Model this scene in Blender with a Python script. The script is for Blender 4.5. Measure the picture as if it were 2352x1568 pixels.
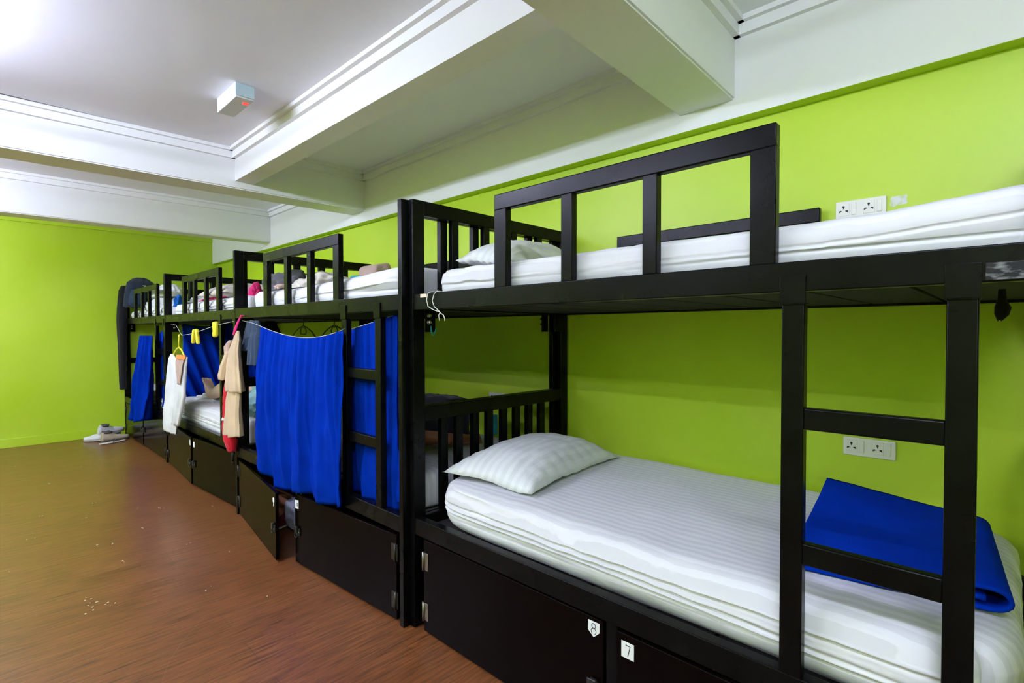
import bpy, bmesh, math, random
from mathutils import Vector, Matrix, noise
C = bpy.context.scene.collection
S = bpy.context.scene
R = math.radians
for o in list(bpy.data.objects): bpy.data.objects.remove(o)

# ------------------------------------------------------------------ camera
cam = bpy.data.objects.new('camera', bpy.data.cameras.new('camera')); C.objects.link(cam)
cam.data.sensor_width = 36; cam.data.lens = 18.229; cam.data.clip_start = .02
fw = Vector((.7218192, .6917761, -.02056408)); rt = Vector((.69189425, -.72199656, -.00181952)); up = Vector((.0161059, .01291481, .99978688))
cam.matrix_world = Matrix(((rt.x, up.x, -fw.x, 0), (rt.y, up.y, -fw.y, 0), (rt.z, up.z, -fw.z, 1.2962), (0, 0, 0, 1)))
S.camera = cam
# ------------------------------------------------------------------ world, exposure
S.view_settings.view_transform = 'Standard'; S.view_settings.look = 'None'
S.view_settings.exposure = 0.7; S.view_settings.gamma = 1; S.view_settings.use_curve_mapping = False
w = bpy.data.worlds.new('world'); S.world = w; w.use_nodes = True
w.node_tree.nodes['Background'].inputs[0].default_value = (.9, .95, 1, 1); w.node_tree.nodes['Background'].inputs[1].default_value = .05
TUBE_POWER = 131.0      # emission of the fluorescent tubes, see ceiling_light()
LAMPS = [(-.36, 2.90), (-.75, 5.15), (-.80, 6.95), (-.30, -.35), (-1.45, 2.2), (-2.2, -.9), (-2.1, 5.3)]

# ------------------------------------------------------------------ materials
M = {}
def mat(name, col, rough=.5, spec=.5, metal=0, emit=None, es=0, sheen=0, sss=0, trans=0, alpha=1):
    m = bpy.data.materials.new(name); m.use_nodes = True
    b = m.node_tree.nodes['Principled BSDF']
    b.inputs['Base Color'].default_value = (*col, 1); b.inputs['Roughness'].default_value = rough
    b.inputs['Specular IOR Level'].default_value = spec; b.inputs['Metallic'].default_value = metal
    if emit: b.inputs['Emission Color'].default_value = (*emit, 1); b.inputs['Emission Strength'].default_value = es
    if sheen: b.inputs['Sheen Weight'].default_value = sheen
    if sss: b.inputs['Subsurface Weight'].default_value = sss; b.inputs['Subsurface Radius'].default_value = (.01, .005, .003)
    if trans: b.inputs['Transmission Weight'].default_value = trans
    if alpha < 1: b.inputs['Alpha'].default_value = alpha
    M[name] = m
    return m
def N(m, t, **k):
    n = m.node_tree.nodes.new(t)
    for a, v in k.items(): setattr(n, a, v)
    return n
def L(m, a, b): m.node_tree.links.new(a, b)
def coord(m, sc=(1, 1, 1)):
    t = N(m, 'ShaderNodeTexCoord'); p = N(m, 'ShaderNodeMapping'); p.inputs['Scale'].default_value = sc
    L(m, t.outputs['Object'], p.inputs[0]); return p.outputs[0]
def vary(m, c1, c2, scale, sc=(1, 1, 1), detail=4, lo=.35, hi=.65, dist=0):
    """noise-driven colour variation"""
    b = m.node_tree.nodes['Principled BSDF']
    n = N(m, 'ShaderNodeTexNoise'); n.inputs['Scale'].default_value = scale; n.inputs['Detail'].default_value = detail; n.inputs['Distortion'].default_value = dist
    L(m, coord(m, sc), n.inputs['Vector'])
    r = N(m, 'ShaderNodeValToRGB'); r.color_ramp.elements[0].position = lo; r.color_ramp.elements[1].position = hi
    r.color_ramp.elements[0].color = (*c1, 1); r.color_ramp.elements[1].color = (*c2, 1)
    L(m, n.outputs[0], r.inputs[0]); L(m, r.outputs[0], b.inputs['Base Color'])
    return n, r
def bump(m, scale, strength, dist=.01, sc=(1, 1, 1), detail=4):
    b = m.node_tree.nodes['Principled BSDF']
    n = N(m, 'ShaderNodeTexNoise'); n.inputs['Scale'].default_value = scale; n.inputs['Detail'].default_value = detail
    L(m, coord(m, sc), n.inputs['Vector'])
    u = N(m, 'ShaderNodeBump'); u.inputs['Strength'].default_value = strength; u.inputs['Distance'].default_value = dist
    L(m, n.outputs[0], u.inputs['Height']); L(m, u.outputs[0], b.inputs['Normal'])
    return u

m = mat('green_paint', (.40, .585, .035), .42, .45); vary(m, (.425, .62, .012), (.48, .655, .038), 1.6, detail=6); bump(m, 9, .12, .01, detail=6)
m = mat('white_paint', (.80, .81, .81), .5, .3); bump(m, 6, .14, .012, detail=6)
m = mat('ceiling_paint', (.83, .845, .89), .6, .3); bump(m, 3.5, .16, .02, detail=8)
m = mat('black_metal', (.002, .002, .002), .3, .11); vary(m, (.0014, .0014, .0015), (.0028, .0029, .0028), 9, detail=6)
rn = N(m, 'ShaderNodeTexNoise'); rn.inputs['Scale'].default_value = 5; rn.inputs['Detail'].default_value = 8
rr = N(m, 'ShaderNodeMapRange'); rr.inputs[3].default_value = .22; rr.inputs[4].default_value = .34
L(m, coord(m), rn.inputs['Vector']); L(m, rn.outputs[0], rr.inputs[0]); L(m, rr.outputs[0], m.node_tree.nodes['Principled BSDF'].inputs['Roughness'])
m = mat('door_metal', (.0026, .0013, .001), .17, .04); bump(m, 2.2, .05, .01)
mat('board', (.02, .018, .016), .8, .2)
mat('steel', (.62, .62, .6), .3, .5, 1); mat('hinge_steel', (.30, .28, .24), .4, .5, 1)
mat('black_plastic', (.012, .012, .012), .4); mat('white_plastic', (.78, .77, .72), .35); mat('socket_hole', (.01, .01, .01), .6)
mat('paper', (.82, .83, .84), .7, .2); mat('ink', (.02, .02, .025), .6); mat('kraft_tape', (.75, .62, .45), .6)
mat('cord_white', (.75, .75, .68), .6); mat('teal_plastic', (.0, .20, .16), .35); mat('yellow_plastic', (.80, .72, .03), .35)
mat('blue_box', (.03, .30, .48), .35)
def fabric(name, col, col2=None, rough=.85, sheen=.15, weave=350, wr=.25):
    m = mat(name, col, rough, .12 if 'blue' not in name else .03, sheen=sheen)
    c2 = col2 or tuple(c * .86 for c in col)
    vary(m, c2, col, 7, detail=5); bump(m, weave, wr, .0015, detail=2)
    return m
fabric('blue_cloth', (.0004, .024, .31), (.0003, .018, .25), .9, 0)
fabric('blue_towel', (.0004, .026, .33), (.0003, .022, .29), .95, 0)
fabric('dark_denim', (.022, .042, .075)); fabric('navy_cloth', (.014, .022, .042)); fabric('black_cloth', (.008, .008, .010))
fabric('beige_cloth', (.66, .50, .31)); fabric('cream_cloth', (.66, .61, .54)); fabric('white_cloth', (.74, .75, .77)); fabric('red_cloth', (.55, .006, .02))
fabric('pink_cloth', (.62, .02, .15)); fabric('teal_cloth', (.33, .56, .56)); fabric('dark_teal_cloth', (.06, .16, .15)); fabric('orange_cloth', (.75, .25, .05))
fabric('turquoise_cloth', (.02, .42, .45)); fabric('tan_cloth', (.50, .36, .29)); fabric('grey_cloth', (.08, .08, .09)); fabric('yellow_cloth', (.80, .70, .03))
fabric('bright_blue_cloth', (.01, .14, .52)); fabric('shoe_white', (.66, .66, .68)); fabric('shoe_tan', (.42, .35, .24)); fabric('brown_cloth', (.36, .13, .05)); fabric('maroon_cloth', (.16, .008, .02))
mat('rubber', (.55, .50, .46), .7); mat('shoe_sole', (.08, .07, .06), .8)
m = mat('plastic_bag', (.50, .52, .62), .3, .5); bump(m, 26, .7, .02)
m = mat('light_skin', (.80, .56, .42), .5, .35, sss=.12); m = mat('tan_skin', (.36, .15, .08), .5, .35, sss=.1); mat('hair', (.012, .009, .008), .5)
m = mat('housing_white', (.75, .80, .82), .4); mat('pale_blue', (.50, .66, .74), .4); mat('red_led', (.8, .05, .05), .4, emit=(1, .05, .04), es=.9); mat('lens', (.72, .74, .74), .3)
mat('fluorescent_tube', (.9, .9, .9), .5, emit=(.88, .915, 1.26), es=TUBE_POWER)
m = mat('paint_chip', (.70, .72, .66), .8); vary(m, (.50, .60, .32), (.72, .74, .70), 60, detail=8, lo=.3, hi=.55)
def sheet(name, period=.034, axis=0, base=(.72, .725, .745), amt=.88):
    """satin stripe cotton"""
    m = mat(name, base, .75, .25, sheen=.1)
    b = m.node_tree.nodes['Principled BSDF']
    sx = N(m, 'ShaderNodeSeparateXYZ'); L(m, coord(m), sx.inputs[0])
    ma = N(m, 'ShaderNodeMath', operation='MULTIPLY'); ma.inputs[1].default_value = 2 * math.pi / period; wn = N(m, 'ShaderNodeTexNoise'); wn.inputs['Scale'].default_value = 5; wn.inputs['Detail'].default_value = 4; L(m, coord(m), wn.inputs['Vector'])
    wa = N(m, 'ShaderNodeMath', operation='MULTIPLY_ADD'); wa.inputs[1].default_value = .035; L(m, wn.outputs[0], wa.inputs[0]); L(m, sx.outputs[axis], wa.inputs[2]); L(m, wa.outputs[0], ma.inputs[0])
    sn = N(m, 'ShaderNodeMath', operation='SINE'); L(m, ma.outputs[0], sn.inputs[0])
    r = N(m, 'ShaderNodeValToRGB'); r.color_ramp.elements[0].position = .44; r.color_ramp.elements[1].position = .56
    mr = N(m, 'ShaderNodeMapRange'); mr.inputs[1].default_value = -1; L(m, sn.outputs[0], mr.inputs[0]); L(m, mr.outputs[0], r.inputs[0])
    r.color_ramp.elements[0].color = (*[c * amt for c in base], 1); r.color_ramp.elements[1].color = (*base, 1)
    L(m, r.outputs[0], b.inputs['Base Color'])
    bump(m, 14, .25, .012, detail=5)
    return m
sheet('sheet_white'); sheet('pillow_white', .04, 1, (.72, .74, .735), .92)
m = mat('sheet_plain', (.72, .725, .76), .75, .2, sheen=.1); bump(m, 12, .25, .012, detail=5)
# floor: brown laminate boards that run across the room
m = mat('laminate', (.2, .1, .05), .31, .65); b = m.node_tree.nodes['Principled BSDF']
br = N(m, 'ShaderNodeTexBrick'); br.offset = .37; br.inputs['Scale'].default_value = 1; br.inputs['Brick Width'].default_value = 1.22; br.inputs['Row Height'].default_value = .152
br.inputs['Mortar Size'].default_value = .0012; br.inputs['Color1'].default_value = (.175, .060, .017, 1); br.inputs['Color2'].default_value = (.205, .073, .022, 1); br.inputs['Mortar'].default_value = (.10, .045, .022, 1)
L(m, coord(m), br.inputs['Vector'])
gn = N(m, 'ShaderNodeTexNoise'); gn.inputs['Scale'].default_value = 7; gn.inputs['Detail'].default_value = 8; gn.inputs['Roughness'].default_value = .65; gn.inputs['Distortion'].default_value = .6
L(m, coord(m, (.8, 13, 1)), gn.inputs['Vector'])
gr = N(m, 'ShaderNodeValToRGB'); gr.color_ramp.elements[0].position = .33; gr.color_ramp.elements[1].position = .62
gr.color_ramp.elements[0].color = (.22, .19, .17, 1); gr.color_ramp.elements[1].color = (1.25, 1.25, 1.25, 1)
mx = N(m, 'ShaderNodeMix', data_type='RGBA', blend_type='MULTIPLY'); mx.inputs[0].default_value = .85
L(m, gn.outputs[0], gr.inputs[0]); L(m, br.outputs['Color'], mx.inputs[6]); L(m, gr.outputs[0], mx.inputs[7]); L(m, mx.outputs[2], b.inputs['Base Color'])
bu = N(m, 'ShaderNodeBump'); bu.inputs['Strength'].default_value = .12; bu.inputs['Distance'].default_value = .004; L(m, gn.outputs[0], bu.inputs['Height']); L(m, bu.outputs[0], b.inputs['Normal'])

# ------------------------------------------------------------------ builders
def BM(): return bmesh.new()
def box(bm, x0, x1, y0, y1, z0, z1, bev=0, mi=0):
    vs = [bm.verts.new((x, y, z)) for z in (z0, z1) for y in (y0, y1) for x in (x0, x1)]
    fs = [bm.faces.new([vs[i] for i in q]) for q in ((0, 2, 3, 1), (4, 5, 7, 6), (0, 1, 5, 4), (2, 6, 7, 3), (0, 4, 6, 2), (1, 3, 7, 5))]
    for f in fs: f.material_index = mi
    if bev:
        es = list({e for f in fs for e in f.edges})
        r = bmesh.ops.bevel(bm, geom=es, offset=bev, segments=3, affect='EDGES', profile=.5)
        for f in r['faces']: f.material_index = mi; f.smooth = True
    return bm
def prism(bm, pts_bot, pts_top, mi=0):
    a = [bm.verts.new(p) for p in pts_bot]; b_ = [bm.verts.new(p) for p in pts_top]; n = len(a)
    fs = [bm.faces.new(a[::-1]), bm.faces.new(b_)] + [bm.faces.new((a[i], a[(i + 1) % n], b_[(i + 1) % n], b_[i])) for i in range(n)]
    for f in fs: f.material_index = mi
def tube(bm, pts, r, n=8, mi=0, closed=False, flat=1.0):
    pts = [Vector(p) for p in pts]; rings = []; K = len(pts); nrm = None
    for i, p in enumerate(pts):
        t = (pts[(i + 1) % K] - pts[i - 1]) if closed else (pts[min(i + 1, K - 1)] - pts[max(i - 1, 0)])
        t.normalize()
        if nrm is None:
            nrm = t.orthogonal().normalized()
        else:
            nrm = (nrm - t * nrm.dot(t)).normalized()
        bn = t.cross(nrm); rr_ = r[i] if isinstance(r, (list, tuple)) else r
        rings.append([bm.verts.new(p + nrm * math.cos(2 * math.pi * k / n) * rr_ + bn * math.sin(2 * math.pi * k / n) * rr_ * flat) for k in range(n)])
    for i in range(K if closed else K - 1):
        a, b_ = rings[i], rings[(i + 1) % K]
        for k in range(n):
            f = bm.faces.new((a[k], a[(k + 1) % n], b_[(k + 1) % n], b_[k])); f.material_index = mi; f.smooth = True
    if not closed:
        for q in (rings[0][::-1], rings[-1]):
            f = bm.faces.new(q); f.material_index = mi
def cyl(bm, p0, p1, r, n=12, mi=0): tube(bm, [p0, p1], r, n, mi)
def loft(bm, rings, cap=True, mi=0, smooth=True):
    rs = [[bm.verts.new(p) for p in r_] for r_ in rings]; n = len(rs[0])
    for a, b_ in zip(rs, rs[1:]):
        for k in range(n):
            f = bm.faces.new((a[k], a[(k + 1) % n], b_[(k + 1) % n], b_[k])); f.smooth = smooth; f.material_index = mi
    if cap:
        for q in (rs[0][::-1], rs[-1]):
            f = bm.faces.new(q); f.material_index = mi
def grid(bm, nu, nv, fn, mi=0):
    vs = [[bm.verts.new(fn(i / nu, j / nv)) for i in range(nu + 1)] for j in range(nv + 1)]
    for j in range(nv):
        for i in range(nu):
            f = bm.faces.new((vs[j][i], vs[j][i + 1], vs[j + 1][i + 1], vs[j + 1][i])); f.smooth = True; f.material_index = mi
def rbox(bm, c, h, r, nx, ny, nz, disp=None, mi=0):
    """rounded box with a dense skin; disp(p) -> offset"""
    def axis(n, hh):
        e = max(3, int(3)); out = [-hh + r * (1 - math.cos(math.pi / 2 * k / e)) for k in range(e)]
        mid = [-hh + r + (2 * (hh - r)) * k / n for k in range(n + 1)]
        return out + mid + [-v for v in out[::-1]]
    A = [axis(nx, h[0]), axis(ny, h[1]), axis(nz, h[2])]
    cache = {}
    def V(i, j, k):
        key = (i, j, k)
        if key not in cache:
            p = Vector((A[0][i], A[1][j], A[2][k])); q = Vector([max(-(h[a] - r), min(h[a] - r, p[a])) for a in range(3)])
            d = p - q
            if d.length > 1e-9: p = q + d.normalized() * r
            p = p + Vector(c)
            if disp: p = p + Vector(disp(p, d.normalized() if d.length > 1e-9 else Vector((0, 0, 1))))
            cache[key] = bm.verts.new(p)
        return cache[key]
    n = [len(a) - 1 for a in A]
    def face(*ks):
        f = bm.faces.new([V(*k) for k in ks]); f.smooth = True; f.material_index = mi
    for i in range(n[0]):
        for j in range(n[1]):
            face((i, j, 0), (i, j + 1, 0), (i + 1, j + 1, 0), (i + 1, j, 0)); face((i, j, n[2]), (i + 1, j, n[2]), (i + 1, j + 1, n[2]), (i, j + 1, n[2]))
    for i in range(n[0]):
        for k in range(n[2]):
            face((i, 0, k), (i + 1, 0, k), (i + 1, 0, k + 1), (i, 0, k + 1)); face((i, n[1], k), (i, n[1], k + 1), (i + 1, n[1], k + 1), (i + 1, n[1], k))
    for j in range(n[1]):
        for k in range(n[2]):
            face((0, j, k), (0, j, k + 1), (0, j + 1, k + 1), (0, j + 1, k)); face((n[0], j, k), (n[0], j + 1, k), (n[0], j + 1, k + 1), (n[0], j, k + 1))
def fbm(p, o=4):
    return noise.fractal(Vector(p), .9, 2.0, o)
def obj(name, bm, mats, parent=None, loc=None, fix=True):
    if fix: bmesh.ops.recalc_face_normals(bm, faces=bm.faces)
    me = bpy.data.meshes.new(name); bm.to_mesh(me); bm.free()
    for k in (mats if isinstance(mats, (list, tuple)) else [mats]): me.materials.append(M[k])
    o = bpy.data.objects.new(name, me); C.objects.link(o)
    if parent: o.parent = parent
    if loc: o.location = loc
    return o
def tag(o, label, cat, group=None, kind=None):
    o['label'] = label; o['category'] = cat
    if group: o['group'] = group
    if kind: o['kind'] = kind
    return o
def thing(name, label, cat, loc=(0, 0, 0), group=None):
    o = bpy.data.objects.new(name, None); C.objects.link(o); o.location = loc; o.empty_display_size = .1
    return tag(o, label, cat, group)
def struct(name, bm, mats, parent=None):
    o = obj(name, bm, mats, parent)
    if not parent: o['kind'] = 'structure'
    return o
def solid(o, t, off=0):
    s = o.modifiers.new('s', 'SOLIDIFY'); s.thickness = t; s.offset = off; return o
def subsurf(o, n=1):
    s = o.modifiers.new('ss', 'SUBSURF'); s.levels = n; s.render_levels = n; return o

# ------------------------------------------------------------------ room shell
XW, XL, YF, YN = 2.42, -3.0, 8.05, -2.2
CZ, CZL = 2.645, 2.60
b = BM(); box(b, XL - .1, XW + .1, YN - .1, YF + .1, -.06, 0); struct('floor', b, 'laminate')
b = BM(); box(b, XW, XW + .12, YN, YF + .1, 0, 2.75)
wr = struct('wall_right', b, 'green_paint')
b = BM(); box(b, XL - .1, XW, YF, YF + .12, 0, 2.75); box(b, XL, 2.352, YF - .022, YF + .01, 2.535, 2.75); struct('wall_far', b, 'green_paint')
b = BM(); box(b, XL - .12, XL, YN, YF, 0, 2.75); struct('wall_left', b, 'green_paint')
b = BM(); box(b, XL - .1, XW, YN - .12, YN, 0, 2.75); struct('wall_near', b, 'green_paint')
b = BM(); box(b, XL, XW, YN, YF, CZ, CZ + .05); struct('ceiling', b, 'ceiling_paint')
b = BM(); box(b, XL, 1.34, 1.15, 4.0, CZL, CZ - .002); struct('ceiling', b, 'ceiling_paint')
# white beam that runs along the top of the right wall, green paint on its narrow underside
b = BM(); box(b, 2.352, XW + .005, YN, YF, 2.2357, 2.70); box(b, 2.352, XW, YN, YF, 2.2345, 2.2357, 0, 1); struct('trim_1', b, ['white_paint', 'green_paint'])
# cross beams: (near left, near right, far right, far left) corners of the underside
def beam(name, q, z0, mi='white_paint'):
    b_ = BM(); e = []
    (x0, y0), (x1, y1), (x2, y2), (x3, y3) = q
    k = (XL - x1) / (x0 - x1); nl = (XL, y1 + (y0 - y1) * k); k = (XL - x2) / (x3 - x2); fl = (XL, y2 + (y3 - y2) * k)
    nr = (2.37, y1 + (y1 - y0) / (x1 - x0) * (2.37 - x1)); fr = (2.37, y2)
    P = [nl, nr, fr, fl]
    prism(b_, [(p[0], p[1], z0) for p in P], [(p[0], p[1], CZ + .01) for p in P])
    bmesh.ops.recalc_face_normals(b_, faces=b_.faces)
    es = [e for e in b_.edges if all(abs(v.co.z - z0) < 1e-5 for v in e.verts)]
    bmesh.ops.bevel(b_, geom=es, offset=.008, segments=2, affect='EDGES')
    struct(name, b_, mi); return nl, nr, fr, fl
B1 = beam('trim_2', ((1.416, .864), (2.352, .889), (2.352, 1.152), (1.189, 1.107)), 2.316)
B2 = beam('trim_3', ((.129, 4.070), (2.352, 4.005), (2.352, 4.235), (.136, 4.325)), 2.325)
B3 = beam('trim_4', ((.184, 6.074), (2.352, 6.011), (2.352, 6.20), (.189, 6.30)), 2.296)
b = BM(); prism(b, [(1.334, 1.09, 2.378), (1.462, 1.09, 2.378), (1.462, 4.04, 2.378), (1.334, 4.04, 2.378)], [(1.334, 1.09, 2.66), (1.462, 1.09, 2.66), (1.462, 4.04, 2.66), (1.334, 4.04, 2.66)])
struct('trim_5', b, 'white_paint')
# two-step crown mouldings around each ceiling bay
def crown(name, pts, ctr, top):
    b_ = BM()
    for (x0, y0), (x1, y1) in pts:
        a = Vector((x0, y0, 0)); c_ = Vector((x1, y1, 0)); d = (c_ - a).normalized(); n_ = Vector((-d.y, d.x, 0))
        if n_.dot(Vector((*ctr, 0)) - a) < 0: n_ = -n_
        for t0, z0, z1 in ((.026, top - .068, top - .018), (.05, top - .022, top + .001)):
            q = [a - n_ * .012, c_ - n_ * .012, c_ + n_ * t0, a + n_ * t0]
            prism(b_, [(p.x, p.y, z0) for p in q], [(p.x, p.y, z1) for p in q])
    struct(name, b_, 'white_paint')
def yat(B, side, x):
    p, q = (B[0], B[1]) if side == 'n' else (B[3], B[2])
    return p[1] + (q[1] - p[1]) * (x - p[0]) / (q[0] - p[0])
crown('trim_6', [((XL, yat(B2, 'n', XL)), (1.334, yat(B2, 'n', 1.334))), ((1.334, yat(B1, 'f', 1.334)), (1.334, yat(B2, 'n', 1.334))), ((XL, yat(B1, 'f', XL)), (1.334, yat(B1, 'f', 1.334)))], (0, 2.5), CZL)
crown('trim_7', [((1.462, yat(B2, 'n', 1.462)), (2.352, yat(B2, 'n', 2.352))), ((2.352, yat(B1, 'f', 2.352)), (2.352, yat(B2, 'n', 2.352))), ((1.462, yat(B1, 'f', 1.462)), (1.462, yat(B2, 'n', 1.462)))], (1.9, 2.5), CZ)
crown('trim_8', [((XL, yat(B3, 'n', XL)), (2.352, yat(B3, 'n', 2.352))), ((2.352, yat(B2, 'f', 2.352)), (2.352, yat(B3, 'n', 2.352))), ((XL, yat(B2, 'f', XL)), (2.352, yat(B2, 'f', 2.352)))], (0, 5.1), CZ)
crown('trim_9', [((XL, yat(B1, 'n', XL)), (2.352, yat(B1, 'n', 2.352))), ((2.352, YN), (2.352, yat(B1, 'n', 2.352)))], (0, 0), CZ)
b = BM(); box(b, XL, XW, YF - .014, YF + .005, 0, .10, .003); struct('baseboard_far', b, 'green_paint')
b = BM(); box(b, XW - .014, XW + .005, YN, YF, 0, .10, .003); struct('baseboard_right', b, 'green_paint')
# bare plaster patch where old tape was pulled off beside the upper socket
b = BM(); rnd = random.Random(3); ps = []
for k in range(22):
    a = 2 * math.pi * k / 22; ps.append((.026 * max(-1, min(1, 1.3 * math.cos(a))) + rnd.uniform(-.003, .003), .019 * max(-1, min(1, 1.3 * math.sin(a))) + rnd.uniform(-.004, .004)))
prism(b, [(XW - .0012, .305 + p[0], 1.782 + p[1]) for p in ps], [(XW + .001, .305 + p[0], 1.782 + p[1]) for p in ps]); obj('plaster_patch', b, 'paint_chip', wr)

# ------------------------------------------------------------------ fluorescent battens on the ceiling
def ceiling_light(x, y, zc, label):
    t = thing('ceiling_light', label, 'ceiling light', (x, y, zc), 'bare fluorescent battens on the ceiling')
    b_ = BM(); box(b_, -.03, .03, -.62, .62, -.045, 0, .006); obj('housing', b_, 'housing_white', t)
    for s in (-1, 1):
        b_ = BM(); box(b_, -.02, .02, s * .605 - .012, s * .605 + .012, -.142, -.03, .004); obj('end_cap', b_, 'housing_white', t)
    b_ = BM(); cyl(b_, (0, -.595, -.125), (0, .595, -.125), .016, 10); obj('fluorescent_tube', b_, 'fluorescent_tube', t)
where = ['bay left of the emergency light', 'bay beyond the middle cross beam', 'bay beside the far wall', 'near bay behind the closest cross beam', 'second row left of the emergency light', 'second row behind the closest cross beam', 'second row beyond the middle cross beam']
for (x, y), wh in zip(LAMPS, where): ceiling_light(x, y, CZL if wh in (where[0], where[4]) else CZ, 'bare fluorescent tube light in the ' + wh)

# emergency light box
t = thing('emergency_light', 'white box emergency light with a red indicator on the ceiling', 'emergency light', (1.023, 3.08, CZL))
b = BM(); box(b, -.047, .047, -.147, .147, -.066, .001, .004); obj('housing', b, 'housing_white', t)
b = BM(); box(b, -.0465, .0465, -.1495, -.147, -.066, -.001, .001); obj('end_plate', b, 'pale_blue', t)['label'] = 'pale blue end plate'
b = BM(); box(b, -.045, .045, -.146, .149, -.076, -.066, .003); obj('lens_cover', b, 'lens', t)
b = BM(); box(b, -.049, -.047, .06, .13, -.055, -.018, .0005)
for k in range(3): box(b, -.0496, -.049, .075, .118, -.026 - k * .010, -.024 - k * .010, 0, 1)
obj('info_label', b, ['paper', 'pale_blue'], t)
b = BM(); rbox(b, (.022, -.09, -.0765), (.014, .012, .004), .003, 2, 2, 1); obj('indicator_lamp', b, 'red_led', t)['label'] = 'red indicator lamp'

# ------------------------------------------------------------------ bunk beds
ZR0, ZR1, ZL0, ZL1 = 1.386, 1.456, .412, .484        # upper and lower side rail
WB_ = 1.083                                           # bed width
def sticker(kind, parent, y, z, s=1):
    """white paper number tag on the door face; writing reads with right = -y"""
    b_ = BM(); w_, h_ = .042, .046
    if kind == '8': out = [(-.021, .023), (.021, .023), (.021, -.006), (.0, -.026), (-.022, -.008)]
    elif kind == '7': out = [(-.021, .024), (.021, .024), (.021, -.024), (-.021, -.024)]
    elif kind == 'torn': out = [(-.016, .020), (-.004, .026), (.014, .024), (.016, .006), (.008, -.004), (.004, -.022), (-.006, -.026), (-.004, -.006), (-.014, .002)]
    elif kind == 'slip': out = [(-.014, .02), (.012, .024), (.016, -.02), (.002, -.026), (-.01, -.02)]
    else: out = [(-.019, .022), (.019, .026), (.019, -.022), (-.015, -.024)]
    prism(b_, [(.0, y - p[0], z + p[1]) for p in out], [(-.0012, y - p[0], z + p[1]) for p in out])
    def stroke(pts, r=.0013): tube(b_, [(-.0016, y - p[0], z + p[1]) for p in pts], r, 5, 1, flat=.8)
    if kind == '8':
        stroke([(.000 + .0075 * math.sin(a), .0095 + .0078 * -math.cos(a)) for a in [R(d) for d in range(0, 361, 30)]])
        stroke([(.0 + .009 * math.sin(a), -.0075 + .0095 * math.cos(a)) for a in [R(d) for d in range(-150, 151, 25)]])
    elif kind == '7': stroke([(-.006, .0155), (.002, .0145), (.0085, .0150), (.005, -.001), (.001, -.0165)])
    elif kind == 'scribble':
        stroke([(-.006, .012), (-.002, .014), (-.006, -.008)], .001); stroke([(.008 + .004 * math.cos(R(d)), .002 + .010 * math.sin(R(d))) for d in range(0, 361, 40)], .001)
    return obj('number_sticker', b_, ['paper', 'ink'], parent)
def hasp(parent, y, z):
    b_ = BM(); box(b_, -.006, 0, y - .028, y + .028, z - .02, z + .02, .002); box(b_, -.016, -.004, y - .012, y + .012, z - .006, z + .03, .003)
    tube(b_, [(-.012, y + .014 * math.cos(a), z - .014 + .016 * math.sin(a)) for a in [R(d) for d in range(0, 360, 30)]], .003, 6, closed=True)
    for dy in (-.021, .021): cyl(b_, (-.0085, y + dy, z), (-.005, y + dy, z), .004, 8, 1)
    return obj('hasp', b_, ['black_plastic', 'steel'], parent)
def hinge(parent, y, z, s, hm='hinge_steel'):
    b_ = BM(); cyl(b_, (-.005, y, z - .04), (-.005, y, z + .04), .0055, 10); box(b_, -.003, .0, min(y, y + s * .03), max(y, y + s * .03), z - .037, z + .037, .001)
    box(b_, -.003, .0, y - .014 if s > 0 else y, y if s > 0 else y + .014, z - .037, z + .037, .001)
    for dz in (-.022, .022): cyl(b_, (-.0045, y + s * .018, z + dz), (-.002, y + s * .018, z + dz), .004, 8)
    return obj('hinge', b_, hm, parent)
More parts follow.
